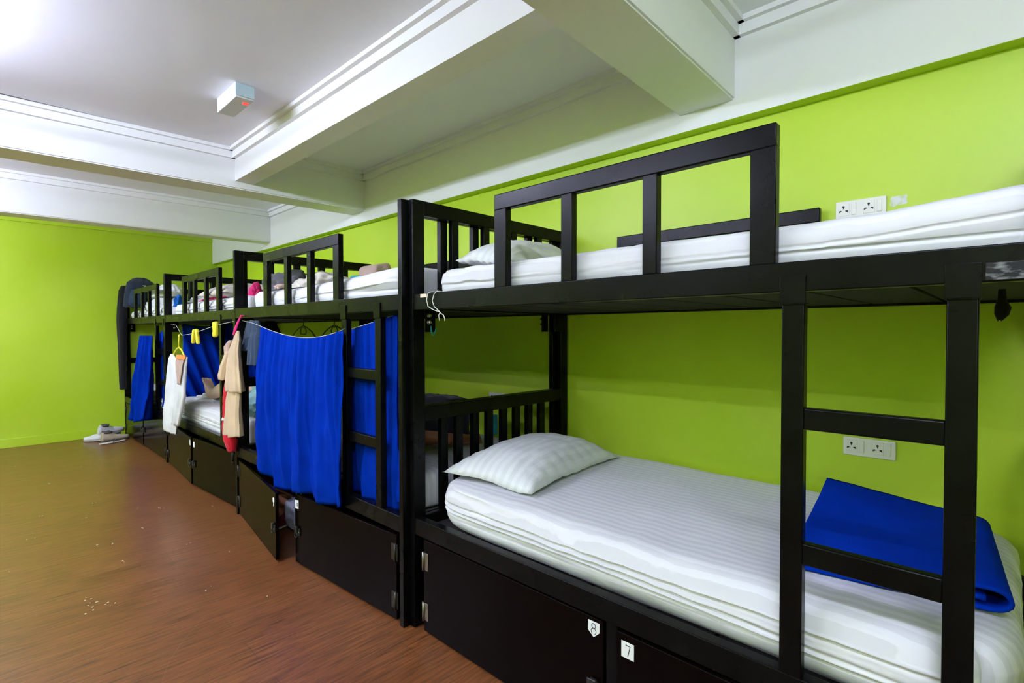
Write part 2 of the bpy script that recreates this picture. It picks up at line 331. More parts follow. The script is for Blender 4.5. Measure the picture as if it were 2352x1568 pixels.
def bunk_bed(x0, yf, yh, label, ladder, guard, guard_back, doors, head_high=True):
    Lb = yh - yf
    T = thing('bunk_bed', label, 'bunk bed', (x0, yf, 0), 'black metal bunk beds along the green wall')
    P = lambda n, b_, m_='black_metal', par=None: obj(n, b_, m_, par or T)
    for y in (0, Lb - .03):                       # end posts
        for xs in ((0, .063), (WB_ - .06, WB_)):
            b_ = BM(); box(b_, *xs, y, y + .03, 0, 1.865, .003); P('post', b_)
            # floor foot cap
    for nm, y in (('footboard', 0), ('headboard', Lb - .03)):
        for lv, zt, zb in (('u', 1.865, ZR1), ('l', .962, ZL1)):
            b_ = BM(); box(b_, .0625, WB_ - .0595, y + (0 if lv == 'l' else .0004), y + .0298, zt - .063, zt, .003)
            box(b_, .0625, WB_ - .0595, y + .002, y + .028, zb - .068, zb - .004, .003)
            h = P(nm, b_)
            for k in range(4):
                xb = .063 + .159 + k * .199 + ((.022 if lv == 'l' else 0) if nm == 'headboard' else -.008)
                b_ = BM(); box(b_, xb, xb + .039, y + .001, y + .029, zb - .005, zt - .062, .002); P('bar', b_, par=h)
    for z0, z1 in ((ZR0, ZR1), (ZL0, ZL1)):       # side rails
        for xs in ((.002, .04), (WB_ - .042, WB_ - .004)):
            b_ = BM(); box(b_, *xs, .0298, Lb - .0298, z0, z1, .003); P('side_rail', b_)
    for z in (ZR0 + .008, ZL0 + .012):            # slatted base boards
        b_ = BM(); n = 9; g = .012; wd = (Lb - .09) / n
        for k in range(n): box(b_, .0405, WB_ - .075, .045 + k * wd + g / 2, .045 + (k + 1) * wd - g / 2, z, z + .018)
        P('slat_base', b_, 'board')
    # corner brackets with paired bolts
    for y, s in ((.03, 1), (Lb - .03, -1)):
        for x in (.066, WB_ - .115):
            b_ = BM(); box(b_, x - .003, x + .05, min(y, y + s * .006), max(y, y + s * .006), ZR0 - .095, ZR0 + .002, .001)
            br_ = P('bracket', b_)
            for dz in (-.022, -.052):
                b_ = BM(); cyl(b_, (x + .012, y + s * .004, ZR0 + dz), (x + .012, y + s * .022, ZR0 + dz), .0065, 8); cyl(b_, (x + .012, y + s * .005, ZR0 + dz), (x + .012, y + s * .010, ZR0 + dz), .0095, 6)
                P('bolt', b_, 'steel' if x < .5 else 'black_metal', br_)
    def guard_rail(xa, y0, y1):
        b_ = BM(); zt = 1.79
        box(b_, xa, xa + .03, y0, y1, zt - .058, zt, .004)
        for yy in (y0, y1 - .06): box(b_, xa + .0005, xa + .0295, yy, yy + .06, ZR1 - .002, zt - .055, .003)
        g_ = P('guard_rail', b_); sp = (y1 - y0 - .12 - .09) / 3
        for k in range(2):
            yy = y0 + .06 + sp * (k + 1) + .045 * k
            b_ = BM(); box(b_, xa + .001, xa + .029, yy, yy + .045, ZR1 - .002, zt - .055, .003); P('bar', b_, par=g_)
    guard_rail(.004, *guard)
    if guard_back: guard_rail(WB_ - .038, *guard_back)
    # ladder
    y0, y1 = ladder; b_ = BM()
    for yy in (y0, y1 - .048): box(b_, .001, .031, yy, yy + .048, ZL1 - .001, ZR0 - .028, .003)
    ld = P('ladder', b_)
    for zt in (1.117, .803):
        b_ = BM(); box(b_, .003, .029, y0 + .047, y1 - .047, zt - .05, zt, .004); P('rung', b_, par=ld)
    for yy in (y0, y1 - .048):
        b_ = BM(); box(b_, -.004, .002, yy - .003, yy + .051, ZR0 - .03, ZR0 + .038, .001); box(b_, -.004, .03, yy - .003, yy + .051, ZR0 - .031, ZR0 - .027, .001); P('hook_plate', b_, par=ld)
    # storage lockers below: dividing post, back and doors
    b_ = BM(); ym = doors['mid']
    box(b_, .012, .045, ym - .02, ym + .02, 0, ZL0 + .002, .002); box(b_, .045, WB_ - .08, ym - .008, ym + .008, .01, ZL0 + .002)
    P('locker_divider', b_)
    for (yh_, s, ln, ang, stk, zo) in doors['d']:
        b_ = BM(); box(b_, 0, .018, *sorted((0, s * ln)), .014, .405 + zo, .0025)
        d_ = P('locker_door', b_, 'door_metal'); d_.location = (.004, yh_, 0); d_.rotation_euler = (0, 0, R(ang))
        for z in (.10, .315): hinge(d_, s * .004, z, s, doors.get('hm', 'dark_hinge'))
        if doors.get('hasp', True): hasp(d_, s * (ln - .03), .19)
        if stk: sticker(stk[0], d_, s * (ln - stk[1]), stk[2] + zo)
    return T
# near bed A, then B, C and D towards the far wall
yA0, yA1 = -.095, 1.886
mat('dark_hinge', (.05, .045, .04), .4, .5, .8)
bunk_bed(1.32, yA0, yA1, 'black metal bunk bed nearest the camera, with white made-up mattresses', (.041 - yA0, .387 - yA0), (.403 - yA0, 1.36 - yA0), (.555 - yA0, 1.50 - yA0),
         dict(mid=.86 - yA0, hm='hinge_steel', d=[(1.795 - yA0, -1, .91, 0, ('8', .034, .371), 0), (-.055 - yA0, 1, .892, 0, ('7', .038, .36), -.006)]))
yB0, yB1 = 1.888, 3.955
bunk_bed(1.285, yB0, yB1, 'black metal bunk bed second from camera, blue curtain below and open lockers', (2.06 - yB0, 2.418 - yB0), (2.45 - yB0, 3.425 - yB0), (2.5 - yB0, 3.45 - yB0),
         dict(mid=2.9 - yB0, d=[(1.947 - yB0, 1, .91, 3.6, ('scribble', .022, .35), -.012), (3.9 - yB0, -1, .962, -7.6, ('torn', .038, .345), -.012)]))
yC0, yC1 = 3.957, 6.02
bunk_bed(1.32, yC0, yC1, 'black metal bunk bed third from camera, beige dress on its near corner', (4.03 - yC0, 4.392 - yC0), (4.40 - yC0, 5.40 - yC0), (4.5 - yC0, 5.4 - yC0),
         dict(mid=4.93 - yC0, d=[(3.998 - yC0, 1, .925, 3.4, ('slip', .03, .355), 0), (5.94 - yC0, -1, .99, -3.5, ('slip', .03, .36), 0)]))
yD0, yD1 = 6.022, 8.02
bunk_bed(1.325, yD0, yD1, 'black metal bunk bed farthest away, against the far green wall', (6.05 - yD0, 6.43 - yD0), (6.35 - yD0, 7.43 - yD0), (6.5 - yD0, 7.4 - yD0),
         dict(mid=7.04 - yD0, d=[(6.07 - yD0, 1, .95, 0, None, 0), (7.98 - yD0, -1, .92, 0, None, 0)]))

# ------------------------------------------------------------------ mattresses
def mattress(x0, x1, y0, y1, z0, z1, label, m_='sheet_white', seed=0, rise=None, r=.055, fold=1.0, cr=.13, tuck=.02):
    rng = random.Random(seed)
    cx, cy, cz = (x0 + x1) / 2, (y0 + y1) / 2, (z0 + z1) / 2; H = (z1 - z0)
    lines = [(.10 + .80 * k / 9 + rng.uniform(-.03, .03), rng.uniform(.5, 1.4), rng.uniform(0, 6), rng.uniform(.022, .05)) for k in range(10)]
    def disp(p, n_):
        dx = dz = dy = 0
        t_ = (p.z - z0) / H
        side = max(0, min(1, (x0 + .10 - p.x) / .08))
        if side > 0:                                         # lengthwise drag folds on the aisle side
            env = min(1, max(0, (p.y - y0) / .3)) ** .5 * min(1, max(0, (y1 - p.y) / .35)) ** .5
            for c0, am, ph, wd in lines:
                zz = c0 + .07 * math.sin(p.y * 1.1 + ph) + .02 * math.sin(p.y * 3.7 + ph * 2) + .12 * (c0 - .5) * max(0, p.y - cy)
                q = (t_ - zz) / wd
                dx -= side * env * am * .008 * fold * (math.exp(-q * q) - .8 * math.exp(-(q + 1.6) ** 2)) * (.55 + .55 * math.sin(p.y * 1.9 + ph))
            dx += side * (.003 * fbm((p.x * 5, p.y * 5, p.z * 25 + seed)) + tuck * max(0, 1 - t_ * 1.6) ** 1.5)
            dx += side * .004 * math.sin(p.y * 70 + 9 * t_) * max(0, 1 - (y1 - p.y) / .32) * max(0, .55 - t_)
        if p.y > y1 - .1 or p.y < y0 + .1: dy = .006 * fbm((p.x * 5 + seed, p.z * 9, p.y))
        if p.z > cz:
            dz = .006 * fbm((p.x * 2.2 + seed, p.y * 1.7, 1)) + .0025 * fbm((p.x * 7, p.y * 16, seed))
            dz += .0030 * math.sin(p.y * 30 + 6 * fbm((p.x * 3, p.y * 2, seed))) * max(0, fbm((p.x * 2.5 + 3, p.y * 2 + seed, 4)))
            if rise: dz += rise(p)
        return (dx, dy, dz)
    b_ = BM(); rbox(b_, (cx, cy, cz), ((x1 - x0) / 2, (y1 - y0) / 2, H / 2), r, 26, 96, 34, disp)
    # plan-rounded corners
    for v in b_.verts:
        for sx in (-1, 1):
            for sy in (-1, 1):
                rr_ = cr; ax = (x1 if sx > 0 else x0) - sx * rr_; ay = (y1 if sy > 0 else y0) - sy * rr_
                dx, dy = (v.co.x - ax) * sx, (v.co.y - ay) * sy
                if dx > 0 and dy > 0:
                    l_ = math.hypot(dx, dy); mx_ = max(dx, dy)
                    if l_ > 1e-6: v.co.x = ax + sx * dx * mx_ / l_; v.co.y = ay + sy * dy * mx_ / l_
    o = obj('mattress', b_, m_); return tag(o, label, 'mattress', 'white sheeted mattresses on the bunks')
mattress(1.372, 2.395, -.035, 1.83, .445, .645, 'white striped mattress on the lower bunk nearest the camera', seed=1, r=.06, fold=1.25, cr=.19, tuck=.03)
mattress(1.365, 2.335, -.064, 1.765, 1.418, 1.558, 'bare white mattress on the upper bunk nearest the camera', seed=2, rise=lambda p: .02 * max(0, (.35 - p.y) / .35) ** 2 if p.y < .35 else 0, cr=.06)
mattress(1.405, 2.33, 1.96, 3.87, .445, .625, 'lower mattress behind the big blue curtain, person lying on it', seed=3)
mattress(1.335, 2.31, 1.95, 3.80, 1.418, 1.568, 'upper mattress heaped with dark jacket and clothes, second bunk bed', 'sheet_plain', seed=4, rise=lambda p: .008 * math.sin(p.y * 3.4) + .022 * max(0, min(1, (2.5 - p.y) / .5)) ** 1.5)
mattress(1.365, 2.34, 4.02, 5.95, .445, .645, 'lower white mattress beneath the bare feet, behind the hanging white towel', seed=5)
mattress(1.37, 2.34, 4.02, 5.93, 1.418, 1.562, 'upper mattress with pillow and pink cloth, third bunk bed', 'sheet_plain', seed=6)
mattress(1.37, 2.34, 6.09, 7.95, .445, .62, 'lower mattress behind the far blue curtain', seed=7)
mattress(1.375, 2.34, 6.09, 7.95, 1.418, 1.55, 'upper mattress under the white bundle, bunk against the far wall', 'sheet_plain', seed=8)

# ------------------------------------------------------------------ pillows and soft heaps
def pillow(cx, cy, cz, lx, ly, h, rot, label, m_='pillow_white', seed=0, tilt=0, grp='white pillows on the bunks', top=1.0, bot=.5):
    b_ = BM(); n = 40; rng = random.Random(seed)
    def fn(side):
        def f(u, v):
            a, c_ = 2 * u - 1, 2 * v - 1
            e = max(abs(a), abs(c_))
            pin = 1 - .07 * (1 - abs(c_) ** 2) * abs(a) ** 3
            x = a * lx / 2 * (1 - .06 * (1 - c_ * c_)); y = c_ * ly / 2 * (1 - .09 * (1 - a * a))
            hh = (max(0, 1 - abs(a) ** 2.6) * max(0, 1 - abs(c_) ** 2.6)) ** .62
            z = side * h / 2 * hh * (top if side > 0 else bot)
            z += .010 * hh * fbm((a * 2 + seed, c_ * 2, side)) + .006 * (1 - hh) * math.sin(a * 31 + 3 * c_) * (abs(c_) > .6) * hh ** .3 + .006 * (1 - hh) * math.sin(c_ * 27) * (abs(a) > .6) * hh ** .3
            return (x, y, z + .012 * fbm((a * 1.4, c_ * 1.4, seed + 5)) * (1 - hh))
        return f
    grid(b_, n, n, fn(1)); grid(b_, n, n, fn(-1)); bmesh.ops.remove_doubles(b_, verts=b_.verts, dist=.0008)
    o = obj('pillow', b_, m_); o.location = (cx, cy, cz); o.rotation_euler = (tilt, 0, R(rot)); return tag(o, label, 'pillow', grp)
pillow(1.855, 1.615, .668, .79, .48, .24, 7, 'white striped pillow on the near lower mattress by the slatted headboard', seed=1, tilt=R(2), bot=.16)
pillow(1.80, 1.62, 1.590, .62, .34, .24, 2, 'white pillow lying on the near upper mattress behind the guard rail', seed=2, tilt=R(5), bot=.2)
def heap(name, cx, cy, cz, lx, ly, h, m_, label, cat, seed=0, rot=0, rough=.35, grp=None, sub=5):
    """crumpled cloth: dome with sharp creases, flat underneath"""
    b_ = BM(); bmesh.ops.create_icosphere(b_, subdivisions=sub, radius=1)
    for v in b_.verts:
        p = v.co.copy(); k = 1 + rough * fbm(p * 1.3 + Vector((seed * 3.1, 0, 0)), 3) - rough * .55 * abs(noise.noise(p * 3.2 + Vector((0, seed * 2.7, 0)))) + .05 * fbm(p * 7 + Vector((seed, 0, 0)), 3)
        q = p * k; v.co = (q.x * lx / 2, q.y * ly / 2, max(q.z, -.12) * h)
    for f in b_.faces: f.smooth = True
    o = obj(name, b_, m_); o.location = (cx, cy, cz); o.rotation_euler = (0, 0, R(rot)); return tag(o, label, cat, grp)
# second bunk, upper level
heap('jacket', 1.56, 3.56, 1.57, .34, .56, .135, 'grey_cloth', 'crumpled dark grey jacket on the upper bunk behind the second guard rail', 'jacket', 3, rot=4, rough=.5)
heap('crumpled_shirt', 1.58, 3.16, 1.575, .34, .44, .10, 'cream_cloth', 'crumpled cream shirt beside the dark grey jacket', 'shirt', 5, rough=.5)
heap('shawl', 1.52, 3.5, 1.57, .22, .5, .055, 'tan_cloth', 'flat tan cloth spread under the dark grey jacket', 'cloth', 9)
heap('folded_scarf', 1.86, 3.22, 1.575, .24, .34, .085, 'turquoise_cloth', 'turquoise scarf peeking over the upper mattress near the tan bag', 'scarf', 12)
b = BM(); rbox(b, (0, 0, .09), (.075, .11, .095), .03, 8, 8, 6, lambda p, n_: (.012 * fbm((p.x * 6, p.y * 6, p.z * 6)), .012 * fbm((p.x * 6 + 4, p.y * 6, p.z * 6)), .35 * (p.x + .1) * max(0, p.z / .2) * .6))
o = obj('cloth_bag', b, 'tan_cloth'); o.location = (2.0, 3.27, 1.565); tag(o, 'soft tan cloth bag at the wall end of the second upper bunk', 'bag')
# third bunk, upper level
pillow(1.62, 4.72, 1.60, .55, .75, .20, 0, 'cream pillow on the upper mattress of the third bunk', 'cream_cloth', 8, bot=.3)
heap('pink_cloth', 1.50, 4.95, 1.57, .20, .75, .04, 'pink_cloth', 'pink cloth showing under the cream pillow', 'cloth', 14)
heap('pink_towel', 1.50, 4.13, 1.565, .10, .16, .10, 'pink_cloth', 'bright pink cloth by the slatted board between second and third bunk', 'cloth', 15)
heap('white_sheet', 1.64, 5.45, 1.565, .5, .5, .09, 'white_cloth', 'rumpled white sheet beside the cream pillow, third upper bunk', 'sheet', 16)
heap('blue_cloth', 1.50, 6.22, 1.55, .12, .14, .11, 'bright_blue_cloth', 'small bright blue cloth on the farthest upper bunk', 'cloth', 17)
# farthest upper bunk
for k, (x, y, z, lx, ly, h) in enumerate([(1.57, 6.95, 1.553, .36, .85, .165), (1.57, 6.98, 1.70, .33, .80, .14)]):
    heap('bedding_bundle', x, y, z, lx, ly, h, 'white_cloth', ['rolled white duvet at the bottom of the pile on the farthest upper bunk', 'folded white duvet on top of the pile on the farthest upper bunk'][k], 'bedding', 20 + k, rough=.22)

# ------------------------------------------------------------------ hanging cloth
def curtain(name, label, x_fn, y_fn, z_fn, nf, amp, m_='blue_cloth', nu=150, nv=46, seed=0, group='blue curtains on the lower bunks', th=.003):
    b_ = BM()
    def f(u, v):
        ph = 2 * math.pi * nf * (u + .05 * fbm((u * 3, v * .9, seed))) + .7 * math.sin(v * 2 + seed)
        a = amp * (.5 + .6 * v) * max(.12, .75 + .9 * fbm((u * 5 + seed, v * 1.3, 2)))
        low = max(0, v - .35) / .65
        x = x_fn(u, v) + a * math.sin(ph) * (1 - .55 * low) + amp * .3 * math.sin(ph * 2.3 + 1 + v * 2) * (1 - low) + amp * 1.5 * low * math.sin(ph * .43 + 2 * v + seed) + .014 * fbm((u * 4, v * 4, seed + 3)) * v
        return (x, y_fn(u, v) + a * .3 * math.cos(ph), z_fn(u, v))
    grid(b_, nu, nv, f); o = obj(name, b_, m_); solid(o, th); return tag(o, label, 'curtain', group)
lerp = lambda a, c_, t_: a + (c_ - a) * t_
def pw(pts):
    def f(t_):
        for (a, va), (c_, vc) in zip(pts, pts[1:]):
            if t_ <= c_: return va + (vc - va) * (t_ - a) / (c_ - a)
        return pts[-1][1]
    return f
topB = lambda u: 1.329 - .052 * 4 * u * (1 - u) * (.8 + .4 * u) - .030 * u
botB = pw([(0, .47), (.06, .43), (.14, .395), (.25, .375), (.44, .360), (.52, .397), (.8, .405), (.93, .405), (1, .44)])
curtain('curtain', 'big royal blue curtain sagging across the second lower bunk', lambda u, v: 1.262 - .026 * math.sin(v * 3.0) * (1 - .5 * u),
        lambda u, v: lerp(3.415 + .04 * v, 2.365 - .02 * v, u), lambda u, v: lerp(topB(u), botB(u), v), 10, .019, seed=1)
curtain('curtain', 'narrow royal blue curtain hanging behind the ladder of the second bunk', lambda u, v: 1.355,
        lambda u, v: lerp(2.46, 2.02, u), lambda u, v: lerp(1.30 + .075 * u, .465, v), 5, .016, nu=70, seed=4)
curtain('curtain', 'royal blue curtain tucked behind the near end of the second bunk', lambda u, v: 1.362 + .015 * u,
        lambda u, v: lerp(2.06, 1.935, u), lambda u, v: lerp(1.372, .50, v), 3, .012, nu=36, seed=6)
curtain('curtain', 'long royal blue curtain hanging outside the farthest lower bunk', lambda u, v: 1.265,
        lambda u, v: lerp(lerp(6.80, 7.24, v ** .8), lerp(6.24, 6.36, v), u), lambda u, v: lerp(1.252, lerp(.295, .40, u ** 2), v), 5, .040, nu=80, seed=2)
curtain('curtain', 'narrow royal blue curtain behind the ladder of the farthest bunk', lambda u, v: 1.375,
        lambda u, v: lerp(6.52, 6.10, u), lambda u, v: lerp(1.26 + .09 * u, .52, v), 4, .016, nu=50, seed=3)
# dark blue curtain on the dividing board behind the person's feet
b = BM()
def f(u, v):
    ph = 2 * math.pi * 6 * (u - .35 * v * (1 - u)) + .8 * math.sin(v * 3)
    return (lerp(1.47, 2.28, u) - .02 * (1 - v), 5.93 - .05 * v + .026 * (.4 + v) * math.sin(ph), lerp(1.37 - .02 * math.sin(u * 6), .64, v))
grid(b, 110, 36, f); o = obj('curtain', b, 'blue_cloth'); solid(o, .003); tag(o, 'dark blue curtain hanging inside the third bunk behind bare feet', 'curtain', 'blue curtains on the lower bunks')
# cords the curtains hang on
def cord(label, pts, r=.0013, m_='cord_white', name='cord'):
    b_ = BM(); tube(b_, pts, r, 6); return tag(obj(name, b_, m_), label, 'cord')
cord('thin cord carrying the big blue curtain on the second bunk', [(1.33, 3.92, 1.372), (1.29, 3.62, 1.352)] + [(1.262, lerp(3.415, 2.365, u), topB(u) + .002) for u in [k / 14 for k in range(15)]] + [(1.272, 2.372, 1.306), (1.284, 2.376, 1.308)])
cord('short cord carrying the narrow curtain behind the second ladder', [(1.322, 2.416, 1.306), (1.34, 2.40, 1.310), (1.355, 2.24, 1.338), (1.36, 2.06, 1.370), (1.345, 1.922, 1.38)])
cord('thin drying cord with yellow pegs across the third bunk', [(1.37, 5.985, 1.368), (1.30, 5.5, 1.352), (1.27, 5.2, 1.262), (1.27, 4.87, 1.278), (1.27, 4.5, 1.318), (1.28, 4.28, 1.345), (1.318, 4.03, 1.37)])
cord('white cord looped over the near upper rail beside the post', [(1.40, 1.72, 1.458), (1.325, 1.735, 1.4595), (1.311, 1.738, 1.452), (1.310, 1.745, 1.425), (1.309, 1.735, 1.398), (1.311, 1.70, 1.382), (1.318, 1.672, 1.374), (1.316, 1.66, 1.368), (1.314, 1.64, 1.36), (1.314, 1.632, 1.345), (1.315, 1.634, 1.336)], .0018)
cord('second white cord loop over the near upper rail', [(1.40, 1.70, 1.458), (1.325, 1.695, 1.4595), (1.312, 1.698, 1.448), (1.309, 1.706, 1.42), (1.310, 1.695, 1.396), (1.312, 1.672, 1.381), (1.316, 1.664, 1.372), (1.315, 1.672, 1.36), (1.315, 1.668, 1.338)], .0018)
# ------- garments: lofted flattened tubes
def garment(name, label, cat, rows, m_, nf=5, fold=.012, n=40, seed=0, axis='y', parent=None):
    """rows: (z, centre_x, centre_y, half_width, half_depth)"""
    b_ = BM(); rings = []
    K = 5
    full = []
    for a, c_ in zip(rows, rows[1:]):
        for k in range(K): full.append([lerp(p, q, k / K) for p, q in zip(a, c_)])
    full.append(list(rows[-1]))
    zt, zb = rows[0][0], rows[-1][0]
    for (z, cx, cy, hw, hd) in full:
        t_ = (zt - z) / (zt - zb) if zt != zb else 0; ring = []
        for k in range(n):
            a = 2 * math.pi * k / n; s_ = math.sin(a); c_ = math.cos(a)
            fo = 1 + fold / max(hd, .004) * (.25 + t_) * math.sin(nf * c_ * 2.4 + seed + .8 * fbm((t_ * 2, c_, seed)))
            d = s_ * hd * fo + .004 * fbm((c_ * 3, z * 8, seed)); wv = c_ * hw
            zz = z + .004 * math.sin(c_ * 9 + seed) * t_
            ring.append((cx + d, cy + wv, zz) if axis == 'y' else (cx + wv, cy + d, zz))
        rings.append(ring)
    loft(b_, rings)
    o = obj(name, b_, m_, parent)
    if not parent: tag(o, label, cat)
    return o
# white towel with beige and orange band on a yellow hanger
t = thing('clothes_hanger', 'yellow plastic clothes hanger hooked on the drying cord', 'hanger', (1.245, 5.19, 1.16))
b = BM(); tube(b, [(0.0, .012, .094), (0.005, .0, .108), (0.0, -.014, .10), (0, -.012, .075), (0, 0, .05), (0, 0, 0)], .006, 8); obj('hook', b, 'yellow_plastic', t)
b = BM(); tube(b, [(0, 0, 0), (0, .08, -.022), (0, .16, -.06), (0, .215, -.105), (0, .2, -.125), (0, .1, -.10), (0, 0, -.09), (0, -.1, -.10), (0, -.18, -.125), (0, -.205, -.105), (0, -.15, -.06), (0, -.08, -.022)], .007, 8, closed=True); obj('shoulder_frame', b, 'yellow_plastic', t)
o = garment('hanging_towel', 'long white towel hanging from the yellow hanger', 'towel', [(1.095, 1.243, 5.40, .035, .012), (1.05, 1.242, 5.38, .11, .02), (.98, 1.242, 5.38, .14, .026), (.8, 1.242, 5.41, .17, .03), (.6, 1.24, 5.46, .19, .032), (.45, 1.24, 5.49, .20, .03), (.385, 1.24, 5.50, .185, .02)], 'white_cloth', 4, .010, seed=2)
o = garment('camisole', 'white sleeveless top with beige lace front on the yellow hanger', 'top', [(1.085, 1.232, 5.04, .16, .014), (1.0, 1.232, 5.08, .15, .022), (.9, 1.234, 5.10, .13, .026), (.75, 1.237, 5.15, .14, .026), (.6, 1.238, 5.24, .13, .024), (.47, 1.238, 5.31, .10, .018)], 'white_cloth', 4, .008, seed=5)
garment('lace_panel', '', '', [(1.083, 1.216, 5.03, .13, .006), (1.02, 1.209, 5.05, .11, .006), (.93, 1.207, 5.05, .07, .006), (.85, 1.208, 5.06, .035, .004)], 'tan_cloth', 4, .002, parent=o)['label'] = 'beige lace panel'
garment('neckband', '', '', [(1.098, 1.222, 5.03, .14, .012), (1.062, 1.214, 5.03, .13, .012)], 'orange_cloth', 3, .001, parent=o)['label'] = 'orange neckband'
# yellow pegs on the cord
def peg(y, z, lab, rot):
    t_ = thing('clothes_peg', lab, 'clothes peg', (1.27, y, z), 'yellow pegs on the drying cord')
    for s in (-1, 1):
        b_ = BM(); rbox(b_, (0, s * .036 * (1 if rot else .5), -.042), (.014, .017, .058), .012, 3, 3, 5, lambda p, n_: (.005 * fbm((p.y * 40, p.z * 30, rot)), s * (-p.z) * .35 * rot, .01 * fbm((p.y * 30, p.z * 20, s)))); obj('jaw', b_, 'yellow_plastic', t_)
peg(4.80, 1.296, 'wide yellow peg in the middle of the drying cord', 1)
peg(4.30, 1.352, 'narrow yellow peg on the drying cord beside the ladder', 0)
# beige dress, its strap, and red umbrella hanging at the corner of bunks two and three
t = thing('dress', 'beige dress hanging from a pink strap at the corner between second and third bunk', 'dress', (0, .022, 0))
garment('bodice', '', '', [(1.300, 1.250, 3.742, 0.013, 0.009), (1.240, 1.247, 3.750, 0.037, 0.016), (1.160, 1.240, 3.780, 0.070, 0.023), (1.050, 1.237, 3.790, 0.094, 0.027), (0.960, 1.235, 3.780, 0.111, 0.031), (0.890, 1.235, 3.765, 0.107, 0.031)], 'beige_cloth', 7, .020, seed=1, parent=t)
garment('skirt', '', '', [(1.000, 1.240, 3.790, 0.082, 0.018), (0.880, 1.240, 3.800, 0.102, 0.022), (0.750, 1.238, 3.820, 0.111, 0.025), (0.640, 1.237, 3.825, 0.123, 0.029), (0.585, 1.237, 3.825, 0.130, 0.031)], 'beige_cloth', 7, .022, seed=3, parent=t)
garment('sleeve', '', '', [(1.160, 1.230, 3.870, 0.025, 0.018), (1.060, 1.225, 3.935, 0.041, 0.023), (0.990, 1.225, 3.975, 0.045, 0.025), (0.955, 1.225, 3.985, 0.037, 0.020)], 'beige_cloth', 3, .005, seed=5, parent=t)
garment('hood', '', '', [(1.235, 1.240, 3.840, 0.025, 0.016), (1.190, 1.235, 3.890, 0.045, 0.022), (1.120, 1.235, 3.890, 0.041, 0.020)], 'tan_cloth', 3, .004, seed=6, parent=t)
b = BM(); tube(b, [(1.287, 3.72, 1.40), (1.265, 3.722, 1.402), (1.248, 3.73, 1.36), (1.235, 3.745, 1.31), (1.225, 3.752, 1.27)], [.006, .008, .010, .014, .01], 8, flat=.5); obj('hanging_strap', b, 'pink_cloth', t)['label'] = 'pink strap'
t = thing('umbrella', 'closed red umbrella hanging half behind the beige dress', 'umbrella', (1.268, 3.942, .40))
garment('canopy', '', '', [(.60, -.01, .0, .012, .012), (.56, -.01, .0, .045, .035), (.46, -.01, .03, .05, .035), (.36, -.01, .06, .038, .032), (.22, -.01, .06, .05, .036), (.13, -.008, .02, .062, .04), (.05, -.004, .0, .022, .022)], 'red_cloth', 6, .006, seed=3, parent=t)
b = BM(); cyl(b, (-.004, 0, -.02), (-.004, 0, .06), .009, 10); cyl(b, (-.004, 0, -.045), (-.004, 0, -.015), .005, 8); obj('tip', b, 'black_plastic', t)
b = BM(); tube(b, [(-.01, .052, .27), (-.052, .05, .275), (-.03, .10, .28), (0.02, .09, .275)], .010, 6); obj('tie_band', b, 'white_cloth', t)['label'] = 'pale tie band'
# denim shorts and dark shirt hanging at the head corner of bunk two
t = thing('denim_shorts', 'dark blue denim shorts hanging beside the big blue curtain', 'shorts', (0, 0, 0))
garment('waist', '', '', [(1.368, 1.325, 3.70, .10, .018), (1.30, 1.325, 3.70, .125, .026), (1.25, 1.325, 3.70, .14, .03)], 'dark_denim', 6, .008, seed=2, parent=t)
for s, (zb, hw, cy) in enumerate([(1.072, .10, 3.655), (1.165, .085, 3.815)]):
    garment('leg', '', '', [(1.29, 1.322 + .006 * s, 3.65 + .10 * s, .08, .025), (1.2, 1.318 + .006 * s, lerp(3.65 + .1 * s, cy, .5), .09, .03), (zb, 1.316, cy, hw, .032)], 'dark_denim', 5, .008, seed=4 + s, parent=t)
garment('white_cloth', 'small white cloth tucked behind the denim shorts at the corner', 'cloth', [(1.375, 1.352, 3.80, .02, .010), (1.25, 1.352, 3.815, .028, .012), (1.16, 1.352, 3.83, .035, .012), (1.115, 1.352, 3.80, .02, .01)], 'white_cloth', 3, .003, seed=8)
garment('black_shirt', 'black shirt hanging in the shade below the denim shorts', 'shirt', [(1.37, 1.50, 3.85, .03, .012), (1.28, 1.49, 3.85, .085, .022), (1.05, 1.49, 3.85, .09, .028), (.86, 1.49, 3.86, .09, .028)], 'black_cloth', 5, .006, seed=9, axis='x')
garment('red_cloth', 'small red cloth hanging in shade at the edge of the big curtain', 'cloth', [(1.09, 1.40, 3.66, .02, .012), (1.04, 1.40, 3.665, .035, .016), (.98, 1.40, 3.66, .025, .012)], 'red_cloth', 3, .003, seed=11)
# black hangers under the second upper bunk
def black_hanger(x, y, z, lab):
    t_ = thing('clothes_hanger', lab, 'hanger', (x, y, z), 'black hangers under the second upper bunk')
    b_ = BM(); tube(b_, [(0, .012, .045), (0, .004, .058), (0, -.01, .052), (0, -.008, .03), (0, 0, .02), (0, 0, 0)], .003, 6); obj('hook', b_, 'black_plastic', t_)
    b_ = BM(); tube(b_, [(0, .0, .0), (0, .05, -.010), (0, .13, -.04), (0, .20, -.085), (0, .19, -.10), (0, 0, -.095), (0, -.19, -.10), (0, -.20, -.085), (0, -.13, -.04), (0, -.05, -.010)], .0045, 6, closed=True); obj('shoulder_frame', b_, 'black_plastic', t_)
    b_ = BM(); tube(b_, [(0, .03, -.012), (0, .045, -.035), (0, .04, -.06), (0, -.04, -.06), (0, -.045, -.035), (0, -.03, -.012)], .0035, 6, closed=True); obj('loop', b_, 'black_plastic', t_)
black_hanger(1.68, 3.72, 1.335, 'empty black hanger under the upper bunk, left of two')
black_hanger(1.72, 3.33, 1.335, 'empty black hanger under the upper bunk, right of two beside the ladder')
